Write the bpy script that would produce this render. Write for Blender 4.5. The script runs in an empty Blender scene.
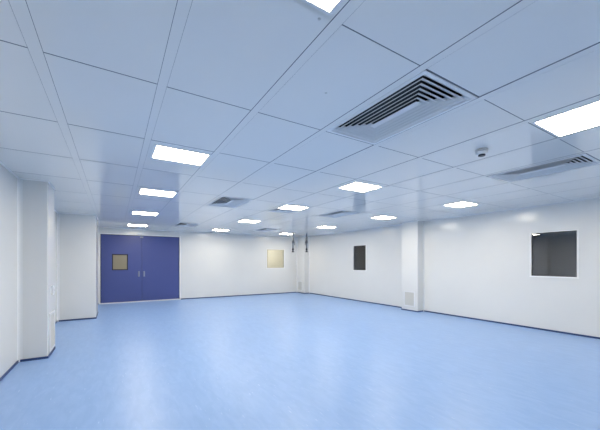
import bpy, bmesh, math
from mathutils import Vector, Matrix

S = bpy.context.scene
C = S.collection

# ------------------------------------------------------------------ camera, world, exposure
HF = 1.62            # eye height
H = 2.996            # ceiling height
YAW = 0.54957
cam_d = bpy.data.cameras.new('camera')
cam = bpy.data.objects.new('camera', cam_d)
C.objects.link(cam)
cam.location = (0, 0, HF)
cam.rotation_euler = (math.pi / 2, 0, -YAW)
cam_d.sensor_width = 36
cam_d.sensor_fit = 'HORIZONTAL'
cam_d.lens = 36 * 302.59 / 600
cam_d.shift_y = 47.64 / 600
cam_d.clip_start = 0.02
S.camera = cam

w = bpy.data.worlds.new('world')
S.world = w
w.use_nodes = True
w.node_tree.nodes['Background'].inputs[0].default_value = (0.6, 0.7, 0.9, 1)
w.node_tree.nodes['Background'].inputs[1].default_value = 0.02

S.view_settings.view_transform = 'Standard'
S.view_settings.look = 'None'
S.view_settings.gamma = 1
S.view_settings.use_curve_mapping = False
S.view_settings.exposure = 0.0
LAMP = 37.0           # strength of the LED panels

# ------------------------------------------------------------------ room dimensions
XL, XR, YB, YF = -1.34, 8.76, 14.10, -1.60
T = 0.12

# ------------------------------------------------------------------ materials
def mat(name, col, rough=0.5, metal=0.0, spec=0.5, coat=0.0, emit=None, estr=0.0):
    m = bpy.data.materials.new(name)
    m.use_nodes = True
    b = m.node_tree.nodes['Principled BSDF']
    b.inputs['Base Color'].default_value = (*col, 1)
    b.inputs['Roughness'].default_value = rough
    b.inputs['Metallic'].default_value = metal
    b.inputs['Specular IOR Level'].default_value = spec
    b.inputs['Coat Weight'].default_value = coat
    if emit:
        b.inputs['Emission Color'].default_value = (*emit, 1)
        b.inputs['Emission Strength'].default_value = estr
    return m

def nd(m, t, **kw):
    n = m.node_tree.nodes.new(t)
    for k, v in kw.items():
        setattr(n, k, v)
    return n

def add_mottle(m, col, amt, scale, stretch=(1, 1, 1), detail=4, col2=None, lo=0.35, hi=0.65):
    """mix the base colour with a second tone through a stretched noise"""
    nt = m.node_tree
    tc = nd(m, 'ShaderNodeTexCoord')
    mp = nd(m, 'ShaderNodeMapping')
    mp.inputs['Scale'].default_value = stretch
    nz = nd(m, 'ShaderNodeTexNoise')
    nz.inputs['Scale'].default_value = scale
    nz.inputs['Detail'].default_value = detail
    rp = nd(m, 'ShaderNodeValToRGB')
    rp.color_ramp.elements[0].position = lo
    rp.color_ramp.elements[1].position = hi
    c2 = col2 or tuple(c * (1 - amt) for c in col)
    rp.color_ramp.elements[0].color = (*c2, 1)
    rp.color_ramp.elements[1].color = (*col, 1)
    nt.links.new(tc.outputs['Object'], mp.inputs[0])
    nt.links.new(mp.outputs[0], nz.inputs[0])
    nt.links.new(nz.outputs[0], rp.inputs[0])
    nt.links.new(rp.outputs[0], nt.nodes['Principled BSDF'].inputs['Base Color'])
    return rp

WALLC = (0.828, 0.831, 0.824)
M = {}
M['wall'] = mat('wall_panel_white', WALLC, 0.19, spec=0.5)
add_mottle(M['wall'], WALLC, 0.025, 0.7)
M['trim'] = mat('trim_white', (0.84, 0.85, 0.86), 0.3)
M['ceil'] = mat('ceiling_panel', (0.90, 0.895, 0.885), 0.13, spec=0.5)
add_mottle(M['ceil'], (0.90, 0.895, 0.885), 0.02, 0.5)
M['gap'] = mat('shadow_gap', (0.15, 0.165, 0.20), 0.8)
M['base'] = mat('cove_skirting_navy', (0.025, 0.055, 0.18), 0.45)
M['white'] = mat('white_enamel', (0.82, 0.83, 0.85), 0.35)
M['frame'] = mat('window_frame_white', (0.93, 0.93, 0.92), 0.35)
M['door'] = mat('door_blue', (0.075, 0.10, 0.30), 0.3, spec=0.4)
M['seal'] = mat('door_seal', (0.02, 0.03, 0.08), 0.6)
M['alu'] = mat('aluminium', (0.72, 0.73, 0.75), 0.35, metal=0.9)
M['pull'] = mat('satin_handle', (0.30, 0.33, 0.44), 0.4, metal=0.3)
M['alu_blade'] = mat('diffuser_blade', (0.70, 0.71, 0.72), 0.35)
M['plenum'] = mat('plenum_dark', (0.03, 0.032, 0.036), 0.8)
M['steel'] = mat('pipe_steel', (0.26, 0.27, 0.30), 0.35, metal=0.7)
M['brass'] = mat('valve_metal', (0.16, 0.165, 0.19), 0.4, metal=0.6)
M['lamp'] = mat('led_diffuser', (0.9, 0.9, 0.9), 0.5, emit=(1.0, 0.907, 0.735), estr=LAMP)
M['black'] = mat('black_plastic', (0.02, 0.022, 0.03), 0.4)
M['grille'] = mat('grille_grey', (0.64, 0.64, 0.62), 0.45)
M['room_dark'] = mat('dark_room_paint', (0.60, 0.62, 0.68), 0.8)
M['room_cream'] = mat('cream_room_paint', (0.82, 0.80, 0.73), 0.7)
M['beige'] = mat('beige_sash', (0.60, 0.57, 0.46), 0.5)
M['room_lamp'] = mat('beyond_lamp', (0.9, 0.9, 0.8), 0.5, emit=(1.0, 0.94, 0.83), estr=6.5)

# floor: marbled blue vinyl
FL1, FL2 = (0.295, 0.46, 0.79), (0.260, 0.42, 0.75)
M['floor'] = mat('blue_marbled_vinyl', FL1, 0.3, spec=0.5)
def floor_nodes(m):
    nt = m.node_tree
    b = nt.nodes['Principled BSDF']
    tc = nd(m, 'ShaderNodeTexCoord')
    def noise(sc, rot, scale, det, dist=0.0):
        mp = nd(m, 'ShaderNodeMapping')
        mp.inputs['Scale'].default_value = sc
        mp.inputs['Rotation'].default_value = (0, 0, rot)
        n = nd(m, 'ShaderNodeTexNoise')
        n.inputs['Scale'].default_value = scale
        n.inputs['Detail'].default_value = det
        n.inputs['Distortion'].default_value = dist
        nt.links.new(tc.outputs['Object'], mp.inputs[0])
        nt.links.new(mp.outputs[0], n.inputs[0])
        return n
    a = noise((4.5, 1.3, 1), 0.12, 2.6, 6, 0.8)
    r = nd(m, 'ShaderNodeValToRGB')
    r.color_ramp.elements[0].position = 0.36
    r.color_ramp.elements[1].position = 0.66
    r.color_ramp.elements[0].color = (*FL2, 1)
    r.color_ramp.elements[1].color = (*FL1, 1)
    nt.links.new(a.outputs[0], r.inputs[0])
    # sparse pale flecks
    f = noise((26, 3.0, 1), 0.25, 2.0, 2, 0.3)
    fr = nd(m, 'ShaderNodeValToRGB')
    fr.color_ramp.elements[0].position = 0.68
    fr.color_ramp.elements[1].position = 0.78
    nt.links.new(f.outputs[0], fr.inputs[0])
    mx = nd(m, 'ShaderNodeMixRGB')
    mx.inputs['Color2'].default_value = (0.48, 0.64, 0.92, 1)
    nt.links.new(fr.outputs[0], mx.inputs['Fac'])
    nt.links.new(r.outputs[0], mx.inputs['Color1'])
    nt.links.new(mx.outputs[0], b.inputs['Base Color'])
    g = noise((1, 1, 1), 0, 1.1, 3)
    rr = nd(m, 'ShaderNodeMapRange')
    rr.inputs['To Min'].default_value = 0.31
    rr.inputs['To Max'].default_value = 0.40
    nt.links.new(g.outputs[0], rr.inputs[0])
    nt.links.new(rr.outputs[0], b.inputs['Roughness'])
floor_nodes(M['floor'])

def glass(name, tint, ior=1.5):
    m = bpy.data.materials.new(name)
    m.use_nodes = True
    nt = m.node_tree
    nt.nodes.clear()
    out = nd(m, 'ShaderNodeOutputMaterial')
    mix = nd(m, 'ShaderNodeMixShader')
    fr = nd(m, 'ShaderNodeFresnel')
    fr.inputs[0].default_value = ior
    tr = nd(m, 'ShaderNodeBsdfTransparent')
    tr.inputs[0].default_value = (*tint, 1)
    gl = nd(m, 'ShaderNodeBsdfGlossy')
    gl.inputs['Roughness'].default_value = 0.02
    nt.links.new(fr.outputs[0], mix.inputs[0])
    nt.links.new(tr.outputs[0], mix.inputs[1])
    nt.links.new(gl.outputs[0], mix.inputs[2])
    nt.links.new(mix.outputs[0], out.inputs[0])
    return m
M['glass'] = glass('window_glass', (0.90, 0.91, 0.93), 1.9)
M['glass_clear'] = glass('clear_glass', (0.93, 0.94, 0.92))
M['glass_wired'] = mat('wired_glass', (0.30, 0.265, 0.19), 0.2)

# ------------------------------------------------------------------ mesh helpers
def box(bm, x0, x1, y0, y1, z0, z1):
    v = [bm.verts.new(p) for p in ((x0, y0, z0), (x1, y0, z0), (x1, y1, z0), (x0, y1, z0),
                                   (x0, y0, z1), (x1, y0, z1), (x1, y1, z1), (x0, y1, z1))]
    for f in ((3, 2, 1, 0), (4, 5, 6, 7), (0, 1, 5, 4), (1, 2, 6, 5), (2, 3, 7, 6), (3, 0, 4, 7)):
        bm.faces.new([v[i] for i in f])

def loft(bm, rings, close=True, cap0=True, cap1=True):
    rv = [[bm.verts.new(p) for p in r] for r in rings]
    n = len(rings[0])
    for a, b in zip(rv[:-1], rv[1:]):
        for i in range(n if close else n - 1):
            j = (i + 1) % n
            bm.faces.new((a[i], a[j], b[j], b[i]))
    if cap0: bm.faces.new(list(reversed(rv[0])))
    if cap1: bm.faces.new(rv[-1])

def lathe(bm, prof, seg=24, centre=(0, 0, 0), axis='z'):
    rings = []
    for r, h in prof:
        ring = []
        for k in range(seg):
            a = 2 * math.pi * k / seg
            p = (r * math.cos(a), r * math.sin(a), h)
            if axis == 'x': p = (p[2], p[0], p[1])
            if axis == 'y': p = (p[1], p[2], p[0])
            ring.append((centre[0] + p[0], centre[1] + p[1], centre[2] + p[2]))
        rings.append(ring)
    loft(bm, rings)

def rect_ring(bm, cx, cy, z, hx0, hy0, hx1, hy1, z0, z1):
    """rectangular frame between an outer and an inner half size, from z0 to z1"""
    box(bm, cx - hx0, cx + hx0, cy - hy0, cy - hy1, z0, z1)
    box(bm, cx - hx0, cx + hx0, cy + hy1, cy + hy0, z0, z1)
    box(bm, cx - hx0, cx - hx1, cy - hy1, cy + hy1, z0, z1)
    box(bm, cx + hx1, cx + hx0, cy - hy1, cy + hy1, z0, z1)

def obj(name, bm, m, parent=None, smooth=False, bevel=0.0, seg=2):
    bmesh.ops.recalc_face_normals(bm, faces=bm.faces)
    me = bpy.data.meshes.new(name)
    bm.to_mesh(me)
    bm.free()
    me.materials.append(M[m])
    if smooth:
        for p in me.polygons: p.use_smooth = True
    o = bpy.data.objects.new(name, me)
    C.objects.link(o)
    if parent: o.parent = parent
    if bevel:
        b = o.modifiers.new('bevel', 'BEVEL')
        b.width = bevel
        b.segments = seg
        b.limit_method = 'ANGLE'
    return o

def tag(o, label=None, cat=None, group=None, kind=None):
    if label: o['label'] = label
    if cat: o['category'] = cat
    if group: o['group'] = group
    if kind: o['kind'] = kind
    return o

def empty(name, loc, label, cat, group=None, rz=0.0):
    o = bpy.data.objects.new(name, None)
    o.empty_display_size = 0.1
    C.objects.link(o)
    o.location = loc
    o.rotation_euler = (0, 0, rz)
    return tag(o, label, cat, group)

def dup(root, loc, label, rz=None):
    r = root.copy()
    C.objects.link(r)
    r.location = loc
    if rz is not None: r.rotation_euler = (0, 0, rz)
    r['label'] = label
    for ch in list(root.children):
        c = ch.copy(); C.objects.link(c); c.parent = r
        for g in list(ch.children):
            d = g.copy(); C.objects.link(d); d.parent = c
    return r

def struct(name, bm, m, label, cat, bevel=0.0):
    return tag(obj(name, bm, m, bevel=bevel), label, cat, kind='structure')

# ------------------------------------------------------------------ setting: floor and walls
bm = bmesh.new()
box(bm, XL - T, XR + T, YF - T, YB + T, -0.1, 0)
struct('floor', bm, 'floor', 'glossy blue marbled vinyl floor of the empty room', 'floor')

def wall_cells(bm, axis, p0, p1, a0, a1, holes):
    """slab between p0 and p1 (normal along axis), a0..a1 along, 0..H high, with holes (a,b,z,z)"""
    us = sorted({a0, a1} | {h[0] for h in holes} | {h[1] for h in holes})
    zs = sorted({0.0, H} | {h[2] for h in holes} | {h[3] for h in holes})
    for ua, ub in zip(us[:-1], us[1:]):
        run = None
        for za, zb in zip(zs[:-1], zs[1:]):
            um, zm = (ua + ub) / 2, (za + zb) / 2
            hole = any(h[0] < um < h[1] and h[2] < zm < h[3] for h in holes)
            if not hole:
                if axis == 'x': box(bm, p0, p1, ua, ub, za, zb)
                else: box(bm, ua, ub, p0, p1, za, zb)

W1 = (2.485, 3.415, 1.265, 2.352)
W2 = (9.11, 9.93, 1.27, 2.35)
W3 = (6.62, 7.68, 1.32, 2.33)
DR = (-0.53, 2.485, 0.0, 2.785)

bm = bmesh.new()
wall_cells(bm, 'x', XR, XR + T, YF - T, YB + T, [W1, W2])
struct('wall_right', bm, 'wall', 'long white panelled right wall with two dark windows', 'wall')
bm = bmesh.new()
wall_cells(bm, 'y', YB, YB + T, XL, XR, [W3, DR])
struct('wall_back', bm, 'wall', 'white far wall holding the blue double door and the cream window', 'wall')
bm = bmesh.new()
box(bm, XL - T, XL, YF - T, YB + T, 0, H)
struct('wall_left', bm, 'wall', 'white panelled left wall behind the two boxed columns', 'wall')
bm = bmesh.new()
box(bm, XL, XR, YF - T, YF, 0, H)
struct('wall_front', bm, 'wall', 'white wall behind the viewpoint', 'wall')

# boxed columns
PA = (XL, -0.965, 6.60, 7.28)
PB = (XL, -0.46, 10.56, 11.75)
PR = (8.45, XR, 6.43, 7.08)
PC = (8.45, XR, 13.36, YB)
for p, nm, lb in ((PA, 'wall_column_left', 'narrow white boxed column on the left wall nearest the camera'),
                  (PB, 'wall_block_left', 'wide white boxed block between the left column and the blue door'),
                  (PR, 'wall_column_right', 'white boxed column standing between the two dark windows'),
                  (PC, 'wall_column_corner', 'white boxed column in the far right corner')):
    bm = bmesh.new()
    box(bm, p[0], p[1], p[2], p[3], 0, H)
    struct(nm, bm, 'wall', lb, 'column', bevel=0.012)

# ------------------------------------------------------------------ cove corner trims (concave quarter fillets, floor to ceiling)
def cove(bm, x, y, sx, sy, r=0.055, z0=0.0, z1=H):
    pts = [(x, y)]
    for k in range(7):
        a = math.pi / 2 * k / 6
        pts.append((x + sx * r * (1 - math.sin(a)), y + sy * r * (1 - math.cos(a))))
    loft(bm, [[(px, py, z0) for px, py in pts], [(px, py, z1) for px, py in pts]])
coves = [('trim_1', XL, PA[2], 1, -1, 'rounded white corner strip where the left wall meets the nearest column'),
         ('trim_2', XL, PB[2], 1, -1, 'rounded white corner strip beside the wide left block'),
         ('trim_3', XR, PR[2], -1, -1, 'rounded white corner strip on the near side of the right column'),
         ('trim_4', PC[0], YB, -1, -1, 'rounded white corner strip left of the far corner column'),
         ('trim_5', XR, PC[2], -1, -1, 'rounded white corner strip right of the far corner column'),
         ('trim_6', XR, PR[3], -1, 1, 'rounded white corner strip on the far side of the right column')]
for nm, x, y, sx, sy, lb in coves:
    bm = bmesh.new()
    cove(bm, x, y, sx, sy)
    struct(nm, bm, 'trim', lb, 'trim')

# ------------------------------------------------------------------ dark coved skirting
BH, BT = 0.038, 0.010
def skirt(name, segs, label):
    bm = bmesh.new()
    for s in segs: box(bm, *s, 0.0, BH)
    struct(name, bm, 'base', label, 'skirting')
skirt('baseboard_right', [(XR - BT, XR, YF, PR[2]), (XR - BT, XR, PR[3], PC[2]),
                          (PR[0] - BT, PR[0], PR[2] - BT, PR[3] + BT), (PR[0], XR, PR[2] - BT, PR[2]), (PR[0], XR, PR[3], PR[3] + BT)],
      'thin dark blue skirting along the right wall')
skirt('baseboard_back', [(DR[1], PC[0], YB - BT, YB), (PC[0] - BT, PC[0], PC[2] - BT, YB - BT), (PC[0], XR - BT, PC[2] - BT, PC[2]),
                         (XL, DR[0], YB - BT, YB)],
      'thin dark blue skirting along the far wall')
skirt('baseboard_left', [(XL, XL + BT, YF, PA[2]), (XL, PA[1] + BT, PA[2] - BT, PA[2]), (PA[1], PA[1] + BT, PA[2], PA[3]),
                         (XL, PA[1] + BT, PA[3], PA[3] + BT), (XL, XL + BT, PA[3] + BT, PB[2] - BT), (XL, PB[1] + BT, PB[2] - BT, PB[2]),
                         (PB[1], PB[1] + BT, PB[2], PB[3]), (XL, PB[1] + BT, PB[3], PB[3] + BT), (XL, XL + BT, PB[3] + BT, YB)],
      'thin dark blue skirting along the left wall and its columns')

# ------------------------------------------------------------------ ceiling: panels, T-bars, shadow gaps
ALINES = [(-0.475, -0.40), (0.283, 0.348), (1.055, 1.12), (1.826, 1.89), (2.594, 2.66), (3.400, 3.465),
          (4.175, 4.24), (4.99, 5.055), (5.79, 5.855), (6.60, 6.665), (7.40, 7.465), (8.20, 8.265)]
BLINES = [0.165 + 1.2 * k for k in range(-1, 12)]
def gy(y):           # half width of a cross joint
    return 0.0045 if y < 2 else 0.0062 if y < 3 else 0.0085 if y < 5 else 0.011
GN, GF = 0.018, 0.0015   # gap on the near and far edge of a T-bar
TH = 0.008           # panel thickness
xs = []              # panel strips
prev = XL
for a, b in ALINES:
    near_left = a > 0
    gn = 0.003 if a < 0.5 else 0.007 if a < 1.5 else 0.010 if a < 2.3 else GN
    xs.append((prev, a - (gn if near_left else GF)))
    prev = b + (GF if near_left else gn)
xs.append((prev, XR))
ys = []
prev = YF
for y in BLINES:
    ys.append((prev, y - gy(y)))
    prev = y + gy(y)
ys.append((prev, YB))

LX = [(0.420, 1.035), (3.510, 4.140), (6.715, 7.345)]
LY = [(0.850, 1.335), (3.890, 4.395), (6.310, 6.835), (9.250, 9.745), (12.43, 12.94)]
holes = []
def shift(x, y):        # the light at the near end of the door row sits a little off the row's axis
    return -0.028 if x[0] < 1 and y[0] < 1 else 0.0
for x in LX:
    for y in LY:
        holes.append((x[0] - 0.012 + shift(x, y), x[1] + 0.012 + shift(x, y), y[0] - 0.012, y[1] + 0.012))
DIFFC = []           # whole-cell diffusers: strip index, cell index
def cell(xq, yq):
    for i, s in enumerate(xs):
        if s[0] <= xq <= s[1]:
            for j, t in enumerate(ys):
                if t[0] <= yq <= t[1]: return i, j
DQ = [(2.2, 2.0), (5.4, 2.0), (2.2, 6.8), (5.4, 6.8), (2.2, 11.5), (5.4, 11.5)]
DIFFC = [cell(*q) for q in DQ]
half_cell = cell(3.8, 7.0)
hx = xs[half_cell[0]]
HALF = (hx[0] + 0.012, hx[1] - 0.012, 6.90, 7.345)
holes.append((HALF[0], HALF[1], HALF[2], HALF[3]))

bm = bmesh.new()
for i, (xa, xb) in enumerate(xs):
    for j, (ya, yb) in enumerate(ys):
        if (i, j) in DIFFC: continue
        hs = [h for h in holes if h[0] < xb and h[1] > xa and h[2] < yb and h[3] > ya]
        us = sorted({xa, xb} | {u for h in hs for u in h[:2] if xa < u < xb})
        vs = sorted({ya, yb} | {v for h in hs for v in h[2:] if ya < v < yb})
        for u0, u1 in zip(us[:-1], us[1:]):
            for v0, v1 in zip(vs[:-1], vs[1:]):
                um, vm = (u0 + u1) / 2, (v0 + v1) / 2
                if any(h[0] < um < h[1] and h[2] < vm < h[3] for h in hs): continue
                box(bm, u0, u1, v0, v1, H, H + TH)
for a, b in ALINES:
    box(bm, a, b, YF, YB, H + 0.0005, H + TH)
box(bm, xs[2][0], xs[2][1], 1.357, 1.373, H, H + TH)     # no open joint beside the first light
ceil = struct('ceiling', bm, 'ceil', 'pale glossy panelled ceiling with shadow gaps between large rectangular panels', 'ceiling')
bm = bmesh.new()
box(bm, XL - T, XR + T, YF - T, YB + T, H + 0.30, H + 0.36)
struct('ceiling_void', bm, 'gap', 'dark void above the ceiling panels seen through the joints', 'ceiling')
# dark backing strips that close the joints
bm = bmesh.new()
for a, b in ALINES:
    box(bm, a - 0.02, a, YF, YB, H + 0.001, H + 0.004)
    box(bm, a - 0.026, a - 0.019, YF, YB, H + 0.001, H + 0.004)
    box(bm, b, b + 0.02, YF, YB, H + 0.001, H + 0.004)
for y in BLINES:
    for (xa, xb) in xs:
        box(bm, xa + 0.001, xb - 0.001, y - 0.02, y + 0.02, H + 0.001, H + 0.004)
tag(obj('joint_backing', bm, 'gap', ceil), None, None)

# ceiling perimeter trim
def cove_h(bm, pts_axis, p, q0, q1, sgn, r=0.016):
    prof = [(p, H)]
    for k in range(5):
        a = math.pi / 2 * k / 4
        prof.append((p + sgn * r * (1 - math.sin(a)), H - r * (1 - math.cos(a))))
    if pts_axis == 'x':
        loft(bm, [[(u, q0, z) for u, z in prof], [(u, q1, z) for u, z in prof]])
    else:
        loft(bm, [[(q0, u, z) for u, z in prof], [(q1, u, z) for u, z in prof]])
bm = bmesh.new(); cove_h(bm, 'x', XR, YF, PR[2], -1); cove_h(bm, 'x', XR, PR[3], PC[2], -1); cove_h(bm, 'x', PR[0], PR[2], PR[3], -1); cove_h(bm, 'y', PR[2], PR[0], XR, -1)
struct('trim_7', bm, 'trim', 'slim white cove strip between the ceiling and the right wall', 'trim')
bm = bmesh.new(); cove_h(bm, 'y', YB, XL, PC[0], -1); cove_h(bm, 'x', PC[0], PC[2], YB, -1); cove_h(bm, 'y', PC[2], PC[0], XR, -1)
struct('trim_8', bm, 'trim', 'slim white cove strip between the ceiling and the far wall', 'trim')
bm = bmesh.new(); cove_h(bm, 'x', XL, YF, PA[2], 1); cove_h(bm, 'y', PA[2], XL, PA[1], -1); cove_h(bm, 'x', PA[1], PA[2], PA[3], 1)
cove_h(bm, 'x', XL, PA[3], PB[2], 1); cove_h(bm, 'y', PB[2], XL, PB[1], -1); cove_h(bm, 'x', PB[1], PB[2], PB[3], 1)
struct('trim_9', bm, 'trim', 'slim white cove strip between the ceiling and the left wall', 'trim')

# ------------------------------------------------------------------ windows
def window_x(name, wq, label, glassm):
    """window in the right wall: y0,y1,z0,z1"""
    y0, y1, z0, z1 = wq
    f = 0.035
    bm = bmesh.new()
    for (a, b, c, d) in ((y0, y1, z0, z0 + f), (y0, y1, z1 - 0.014, z1), (y0, y0 + f, z0 + f, z1 - 0.014), (y1 - f, y1, z0 + f, z1 - 0.014)):
        box(bm, XR - 0.012, XR + T, a, b, c, d)
    o = struct(name, bm, 'frame', label, 'window')
    bm = bmesh.new()
    box(bm, XR + 0.020, XR + 0.026, y0 + f - 0.004, y1 - f + 0.004, z0 + f - 0.004, z1 - 0.014 + 0.004)
    yc, zc = (y0 + y1) / 2, (z0 + z1) / 2
    for v in bm.verts:
        v.co.x += 0.006 * (v.co.y - yc) + 0.0035 * (v.co.z - zc)
    obj('pane', bm, glassm, o)['label'] = 'dark glass pane'
    bm = bmesh.new()
    for (a, b, c, d) in ((y0 + f, y1 - f, z0 + f, z0 + f + 0.012), (y0 + f, y1 - f, z1 - 0.014 - 0.012, z1 - 0.014),
                         (y0 + f, y0 + f + 0.012, z0 + f, z1 - f), (y1 - f - 0.012, y1 - f, z0 + f, z1 - f)):
        box(bm, XR + 0.012, XR + 0.019, a, b, c, d)
    obj('glazing_gasket', bm, 'black', o)
    return o
window_x('window_1', W1, 'dark square window with thin white frame nearest the camera on the right wall', 'glass')
window_x('window_2', W2, 'narrow looking dark window on the right wall beyond the boxed column', 'glass')

y0 = YB
f = 0.03
x0, x1, z0, z1 = W3
bm = bmesh.new()
for (a, b, c, d) in ((x0, x1, z0, z0 + f), (x0, x1, z1 - f, z1), (x0, x0 + f, z0 + f, z1 - f), (x1 - f, x1, z0 + f, z1 - f)):
    box(bm, a, b, YB - 0.006, YB + T, c, d)
o = struct('window_3', bm, 'frame', 'square cream lit window in the far wall left of the hanging pipes', 'window')
bm = bmesh.new(); box(bm, x0 + f - 0.004, x1 - f + 0.004, YB + 0.07, YB + 0.076, z0 + f - 0.004, z1 - f + 0.004)
obj('pane', bm, 'glass_clear', o)
bm = bmesh.new()
for (a, b, c, d) in ((x0 + f, x1 - f, z0 + f, z0 + f + 0.035), (x0 + f, x1 - f, z1 - f - 0.03, z1 - f), (x0 + f, x0 + f + 0.08, z0 + f, z1 - f), (x1 - f - 0.03, x1 - f, z0 + f, z1 - f)):
    box(bm, a, b, YB + 0.03, YB + 0.066, c, d)
obj('sash', bm, 'beige', o)['label'] = 'beige inner frame'

# rooms beyond the windows
def room(name, x0, x1, y0, y1, open_side, m, label):
    bm = bmesh.new()
    t = 0.03
    box(bm, x0, x1, y0, y1, -0.05, 0); box(bm, x0, x1, y0, y1, H - 0.2, H - 0.15)
    if open_side == 'x-':
        box(bm, x1 - t, x1, y0, y1, 0, H - 0.2)
        box(bm, x0, x1 - t, y0, y0 + t, 0, H - 0.2); box(bm, x0, x1 - t, y1 - t, y1, 0, H - 0.2)
    else:
        box(bm, x0, x1, y1 - t, y1, 0, H - 0.2)
        box(bm, x0, x0 + t, y0, y1 - t, 0, H - 0.2); box(bm, x1 - t, x1, y0, y1 - t, 0, H - 0.2)
    struct(name, bm, m, label, 'wall')
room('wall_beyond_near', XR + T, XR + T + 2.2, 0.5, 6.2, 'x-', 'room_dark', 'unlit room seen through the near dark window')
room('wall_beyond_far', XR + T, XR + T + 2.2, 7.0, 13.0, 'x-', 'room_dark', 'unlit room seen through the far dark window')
room('wall_beyond_back', 5.6, 9.6, YB + T, YB + T + 2.0, 'y-', 'room_cream', 'cream lit room seen through the far wall window')
bm = bmesh.new(); box(bm, 6.6, 8.4, YB + T + 0.6, YB + T + 1.4, H - 0.24, H - 0.20)
tag(obj('ceiling_light', bm, 'room_lamp'), 'warm ceiling light of the room behind the cream window', 'ceiling light')

# ------------------------------------------------------------------ double door
D = (-0.476, 2.429, 0.036, 2.742)
SEAM = 0.965
bm = bmesh.new()
box(bm, DR[0], D[0], YB - 0.012, YB + T, 0, DR[3])
box(bm, D[1], DR[1], YB - 0.012, YB + T, 0, DR[3])
box(bm, D[0], D[1], YB - 0.012, YB + T, D[3], DR[3])
door = struct('door_1', bm, 'frame', 'blue double door with one small vision panel in the far wall', 'door')
bm = bmesh.new()
box(bm, D[0], D[1], YB - 0.03, YB + T, 0, 0.035)
obj('threshold', bm, 'trim', door)['label'] = 'pale threshold strip'
bm = bmesh.new()
box(bm, D[0], D[1], YB + 0.06, YB + T, 0.035, D[3])
obj('seal', bm, 'seal', door)
VP = (-0.09, 0.461, 1.32, 1.96)
# left leaf with the window opening
bm = bmesh.new()
la, lb = D[0] + 0.025, SEAM - 0.005
ya, yb = YB + 0.015, YB + 0.058
zt = D[3] - 0.02
box(bm, la, VP[0], ya, yb, D[2] + 0.005, zt); box(bm, VP[1], lb, ya, yb, D[2] + 0.005, zt)
box(bm, VP[0], VP[1], ya, yb, D[2] + 0.005, VP[2]); box(bm, VP[0], VP[1], ya, yb, VP[3], zt)
leaf1 = obj('door_leaf', bm, 'door', door)
bm = bmesh.new()
box(bm, SEAM + 0.005, D[1] - 0.025, ya, yb, D[2] + 0.005, zt)
leaf2 = obj('door_leaf', bm, 'door', door)
bm = bmesh.new()
fr = 0.035
for (a, b, c, d) in ((VP[0], VP[1], VP[2], VP[2] + fr), (VP[0], VP[1], VP[3] - fr, VP[3]), (VP[0], VP[0] + fr, VP[2] + fr, VP[3] - fr), (VP[1] - fr, VP[1], VP[2] + fr, VP[3] - fr)):
    box(bm, a, b, ya - 0.006, yb - 0.005, c, d)
obj('vision_panel_frame', bm, 'black', leaf1)
bm = bmesh.new(); box(bm, VP[0] + fr, VP[1] - fr, ya + 0.015, ya + 0.022, VP[2] + fr, VP[3] - fr)
obj('vision_panel', bm, 'glass_wired', leaf1)['label'] = 'yellowish brown glass'
def pull(leaf, x):
    bm = bmesh.new()
    box(bm, x - 0.032, x + 0.032, ya - 0.004, ya + 0.001, 1.04, 1.27)
    obj('push_plate', bm, 'pull', leaf, bevel=0.002)
    bm = bmesh.new()
    n = 10
    path = [(x, ya - 0.002, 1.06), (x, ya - 0.04, 1.06)] + [(x, ya - 0.05, 1.07 + 0.17 * k / n) for k in range(n + 1)] + [(x, ya - 0.04, 1.25), (x, ya - 0.002, 1.25)]
    rings = []
    for k, p in enumerate(path):
        a = Vector(path[max(k - 1, 0)]); b = Vector(path[min(k + 1, len(path) - 1)])
        t = (b - a).normalized()
        s = Vector((1, 0, 0)); u = t.cross(s).normalized()
        rings.append([tuple(Vector(p) + 0.011 * (math.cos(q) * s + math.sin(q) * u)) for q in [2 * math.pi * i / 10 for i in range(10)]])
    loft(bm, rings)
    obj('pull_handle', bm, 'pull', leaf, smooth=True)
pull(leaf1, 0.85)
pull(leaf2, 1.045)
bm = bmesh.new(); box(bm, SEAM - 0.07, SEAM + 0.05, ya - 0.03, ya + 0.002, zt - 0.075, zt - 0.02)
obj('door_latch', bm, 'pull', door, bevel=0.004)

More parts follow.
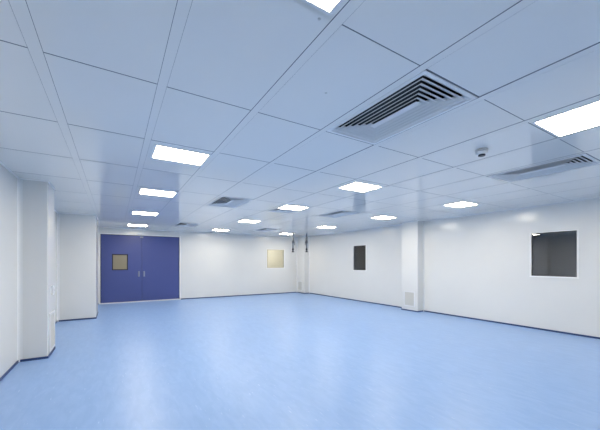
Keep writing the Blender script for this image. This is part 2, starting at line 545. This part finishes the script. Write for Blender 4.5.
# ------------------------------------------------------------------ ceiling lights
def make_light(label):
    """0.64 x 0.5 m recessed LED panel, origin at the ceiling plane, centre"""
    t = empty('ceiling_light', (0, 0, 0), label, 'ceiling light', 'recessed LED panels in the ceiling')
    a, b = 0.307, 0.241
    bm = bmesh.new()
    rect_ring(bm, 0, 0, 0, a + 0.02, b + 0.02, a - 0.004, b - 0.004, -0.004, 0.012)
    obj('frame', bm, 'white', t, bevel=0.0015, seg=1)
    bm = bmesh.new()
    box(bm, -a, a, -b, b, 0.002, 0.009)
    obj('light_diffuser', bm, 'lamp', t)['label'] = 'glowing white diffuser'
    bm = bmesh.new()
    box(bm, -a + 0.01, a - 0.01, -b + 0.01, b - 0.01, 0.012, 0.06)
    obj('housing', bm, 'alu', t)
    return t
lab = {
 (0, 0): 'bright LED ceiling light cut off by the top edge of the photo',
 (0, 1): 'largest whole LED ceiling light of the row leading to the blue door',
 (0, 2): 'LED ceiling light just behind the largest whole one leading to the blue door',
 (0, 3): 'small LED ceiling light last but one in the row leading to the blue door',
 (0, 4): 'thin looking LED ceiling light directly in front of the top of the blue door',
 (1, 0): 'large bright LED ceiling light cut off by the right edge of the photo',
 (1, 1): 'diamond shaped LED ceiling light at mid ceiling, largest whole one of the middle row',
 (1, 2): 'LED ceiling light of the middle row with a small dark vent at its edge',
 (1, 3): 'small LED ceiling light last but one in the middle row, left of the cream window',
 (1, 4): 'tiny LED ceiling light farthest in the middle row, close to the far wall',
 (2, 1): 'LED ceiling light right of the top of the right boxed column',
 (2, 2): 'LED ceiling light just left of the top of the right boxed column',
 (2, 3): 'LED ceiling light of the right row between the hanging pipes and the narrow dark window',
 (2, 4): 'LED ceiling light touching the left hanging pipe in the far right corner',
 (2, 0): 'LED ceiling light of the right row beyond the right edge of the photo',
}
L0 = None
for i, x in enumerate(LX):
    for j, y in enumerate(LY):
        loc = ((x[0] + x[1]) / 2 + shift(x, y), (y[0] + y[1]) / 2, H)
        if L0 is None:
            L0 = make_light(lab[(i, j)]); L0.location = loc
        else:
            dup(L0, loc, lab[(i, j)])

# ------------------------------------------------------------------ four-way louvre ceiling diffusers
def ring_sloped(bm, hx_, hy_, zb_, rise, lean, lip=0.015, t=0.002):
    """rectangular louvre blade: a flat lip at the bottom, then a sheet leaning inwards as it rises"""
    prof = [(lip, zb_), (0, zb_), (-lean, zb_ + rise), (-lean + t, zb_ + rise + t), (t, zb_ + t), (lip, zb_ + t)]
    rings = []
    for d, z in prof:
        ax, ay = hx_ + d, hy_ + d
        rings.append([bm.verts.new(p) for p in ((-ax, -ay, z), (ax, -ay, z), (ax, ay, z), (-ax, ay, z))])
    for A_, B_ in zip(rings, rings[1:] + rings[:1]):
        for k in range(4):
            l = (k + 1) % 4
            bm.faces.new((A_[k], A_[l], B_[l], B_[k]))

def make_diffuser(ax, ay, n, pitch, label, group):
    t = empty('air_diffuser', (0, 0, 0), label, 'air diffuser', group)
    m_ = 0.036
    bm = bmesh.new()
    rect_ring(bm, 0, 0, 0, ax, ay, ax - m_, ay - m_, -0.004, 0.012)
    ring_sloped(bm, ax - m_ - 0.001, ay - m_ - 0.001, 0.001, 0.032, 0.044, lip=0.002)
    obj('frame', bm, 'white', t)
    bm = bmesh.new()
    rect_ring(bm, 0, 0, 0, ax - m_ + 0.004, ay - m_ + 0.004, ax - m_, ay - m_, 0.012, 0.16)
    box(bm, -ax + m_, ax - m_, -ay + m_, ay - m_, 0.155, 0.165)
    obj('plenum_box', bm, 'plenum', t)['label'] = 'dark inside'
    for k in range(n):
        q = m_ + pitch * (k + 0.95)
        bm = bmesh.new()
        ring_sloped(bm, ax - q, ay - q, 0.001, 0.032, min(0.046, ax - q - 0.005), lip=0.011)
        obj('louvre_blade', bm, 'alu_blade', t)
    bm = bmesh.new()
    q = m_ + pitch * (n + 1)
    box(bm, -ax + q - 0.012, ax - q + 0.012, -ay + q - 0.012, ay - q + 0.012, 0.0, 0.006)
    obj('centre_plate', bm, 'white', t, bevel=0.002, seg=1)
    return t
dlab = ['largest slotted air diffuser in the middle of the near ceiling',
        'slotted air diffuser above the near dark window, right of the smoke detector',
        'slotted air diffuser right of the door row lights, in the left half of the ceiling',
        'far slotted air diffuser above the narrow dark window, seen as a thin dark stroke',
        'distant slotted air diffuser close to the top right corner of the blue door',
        'distant slotted air diffuser close to the ceiling edge above the cream window']
D0 = None
for (i, j), lb in zip(DIFFC, dlab):
    xa, xb = xs[i]; ya_, yb_ = ys[j]
    loc = ((xa + xb) / 2, (ya_ + yb_) / 2, H)
    if D0 is None:
        D0 = make_diffuser(0.345, (yb_ - ya_) / 2 - 0.006, 5, 0.048, lb, 'slotted ceiling air diffusers'); D0.location = loc
    else:
        dup(D0, loc, lb)
dh = make_diffuser((HALF[1] - HALF[0]) / 2 - 0.004, (HALF[3] - HALF[2]) / 2 - 0.004, 3, 0.04,
                   'small dark slotted vent behind the third light of the middle row', 'slotted ceiling air diffusers')
dh.location = ((HALF[0] + HALF[1]) / 2, (HALF[2] + HALF[3]) / 2, H)

# ------------------------------------------------------------------ smoke detector
t = empty('smoke_detector', (3.81, 1.985, H), 'small white smoke detector with a dark slot under the near right ceiling', 'smoke detector')
bm = bmesh.new()
lathe(bm, [(0.060, 0.0), (0.060, -0.010), (0.072, -0.014), (0.074, -0.022), (0.070, -0.026)], 32)
obj('base', bm, 'white', t)
bm = bmesh.new()
lathe(bm, [(0.058, -0.0255), (0.058, -0.032)], 32)
obj('shadow_gap', bm, 'black', t)
bm = bmesh.new()
lathe(bm, [(0.068, -0.0315), (0.066, -0.040), (0.054, -0.058), (0.048, -0.062)], 32)
obj('body', bm, 'white', t)
bm = bmesh.new()
lathe(bm, [(0.038, -0.0615), (0.040, -0.066), (0.040, -0.076), (0.034, -0.080)], 24)
obj('sensing_chamber', bm, 'black', t)['label'] = 'black sensor tip'

# small caps
for (x, y), lb in (((1.462, 1.983), 'tiny grey screw cap in the ceiling panel left of the largest air diffuser'),
                   ((0.985, 1.40), 'tiny dark screw cap beside the light cut off by the top edge')):
    bm = bmesh.new()
    lathe(bm, [(0.010, 0.0), (0.010, -0.002), (0.006, -0.004)], 16, (0, 0, 0))
    o = obj('screw_cap', bm, 'grille')
    o.location = (x, y, H)
    tag(o, lb, 'screw cap', 'screw caps in the ceiling')

# ------------------------------------------------------------------ hanging service pipes
def make_pipe(label):
    """drop pipe hanging from z = 0 to -0.9"""
    t = empty('service_pipe', (0, 0, 0), label, 'pipe', 'service pipes hanging in the far corner')
    bm = bmesh.new(); lathe(bm, [(0.055, 0), (0.055, -0.008), (0.032, -0.022), (0.026, -0.022)], 20)
    obj('ceiling_flange', bm, 'alu', t, smooth=False)
    bm = bmesh.new(); lathe(bm, [(0.034, -0.02), (0.034, -0.86)], 16)
    obj('pipe', bm, 'steel', t, smooth=True)
    bm = bmesh.new()
    lathe(bm, [(0.028, -0.32), (0.040, -0.33), (0.040, -0.36), (0.048, -0.37), (0.052, -0.41), (0.048, -0.45), (0.040, -0.46), (0.040, -0.49), (0.028, -0.50)], 16)
    lathe(bm, [(0.015, 0.0), (0.015, 0.075)], 10, (0, 0, -0.41), 'x')
    v = obj('ball_valve', bm, 'brass', t)
    bm = bmesh.new(); box(bm, 0.068, 0.080, -0.014, 0.014, -0.56, -0.395)
    obj('valve_lever', bm, 'black', v, bevel=0.004)
    bm = bmesh.new()
    lathe(bm, [(0.028, -0.70), (0.038, -0.71), (0.038, -0.75), (0.046, -0.76), (0.046, -0.80), (0.036, -0.81)], 16)
    lathe(bm, [(0.055, -0.855), (0.060, -0.865), (0.060, -0.885), (0.030, -0.895)], 16)
    obj('outlet_coupling', bm, 'black', t)
    return t
p0 = make_pipe('left one of the two metal service pipes hanging from the ceiling')
p0.location = (7.06, 12.15, H)
dup(p0, (7.60, 11.82, H), 'right one of the two metal service pipes hanging from the ceiling', math.pi)

# ------------------------------------------------------------------ low return air grilles
def make_grille(label, w_=0.37, h_=0.44, frame_m='white'):
    """grille facing local -x, origin bottom centre on the face"""
    t = empty('return_air_grille', (0, 0, 0), label, 'air grille', 'low return air grilles on the columns')
    bm = bmesh.new()
    fr_ = 0.035
    for (a, b, c, d) in ((-w_ / 2 - fr_, w_ / 2 + fr_, -fr_, 0.0), (-w_ / 2 - fr_, w_ / 2 + fr_, h_, h_ + fr_), (-w_ / 2 - fr_, -w_ / 2, 0, h_), (w_ / 2, w_ / 2 + fr_, 0, h_)):
        box(bm, -0.014, 0.0, a, b, c, d)
    obj('frame', bm, frame_m, t, bevel=0.002, seg=1)
    bm = bmesh.new(); box(bm, -0.003, 0.0, -w_ / 2, w_ / 2, 0, h_)
    obj('backing', bm, 'grille', t)
    bm = bmesh.new()
    n = 14
    for k in range(n):
        z = h_ * (k + 0.5) / n
        v = [(-0.011, z - 0.008), (-0.009, z - 0.010), (-0.003, z + 0.008), (-0.005, z + 0.010)]
        loft(bm, [[(x, -w_ / 2, zz) for x, zz in v], [(x, w_ / 2, zz) for x, zz in v]])
    obj('slats', bm, 'grille', t)
    return t
g0 = make_grille('grey slatted return air grille low on the right boxed column')
g0.location = (PR[0], 6.755, 0.185)
dup(g0, (PC[0], 13.78, 0.17), 'grey slatted return air grille low on the far corner column')
g2 = make_grille('pale return air grille low on the side of the left column', 0.44, 0.60)
g2.location = (PA[1], 6.985, 0.10)
g2.rotation_euler = (0, 0, math.pi)

# ------------------------------------------------------------------ switch on the left column
t = empty('wall_switch', (PA[1], 6.92, 1.04), 'small white switch box on the side of the left column', 'switch')
bm = bmesh.new(); box(bm, 0, 0.035, -0.06, 0.06, 0, 0.17)
obj('switch_box', bm, 'white', t, bevel=0.006)
bm = bmesh.new(); box(bm, 0.035, 0.041, -0.03, 0.03, 0.095, 0.145); box(bm, 0.035, 0.041, -0.03, 0.03, 0.025, 0.075)
obj('rocker', bm, 'trim', t, bevel=0.002)
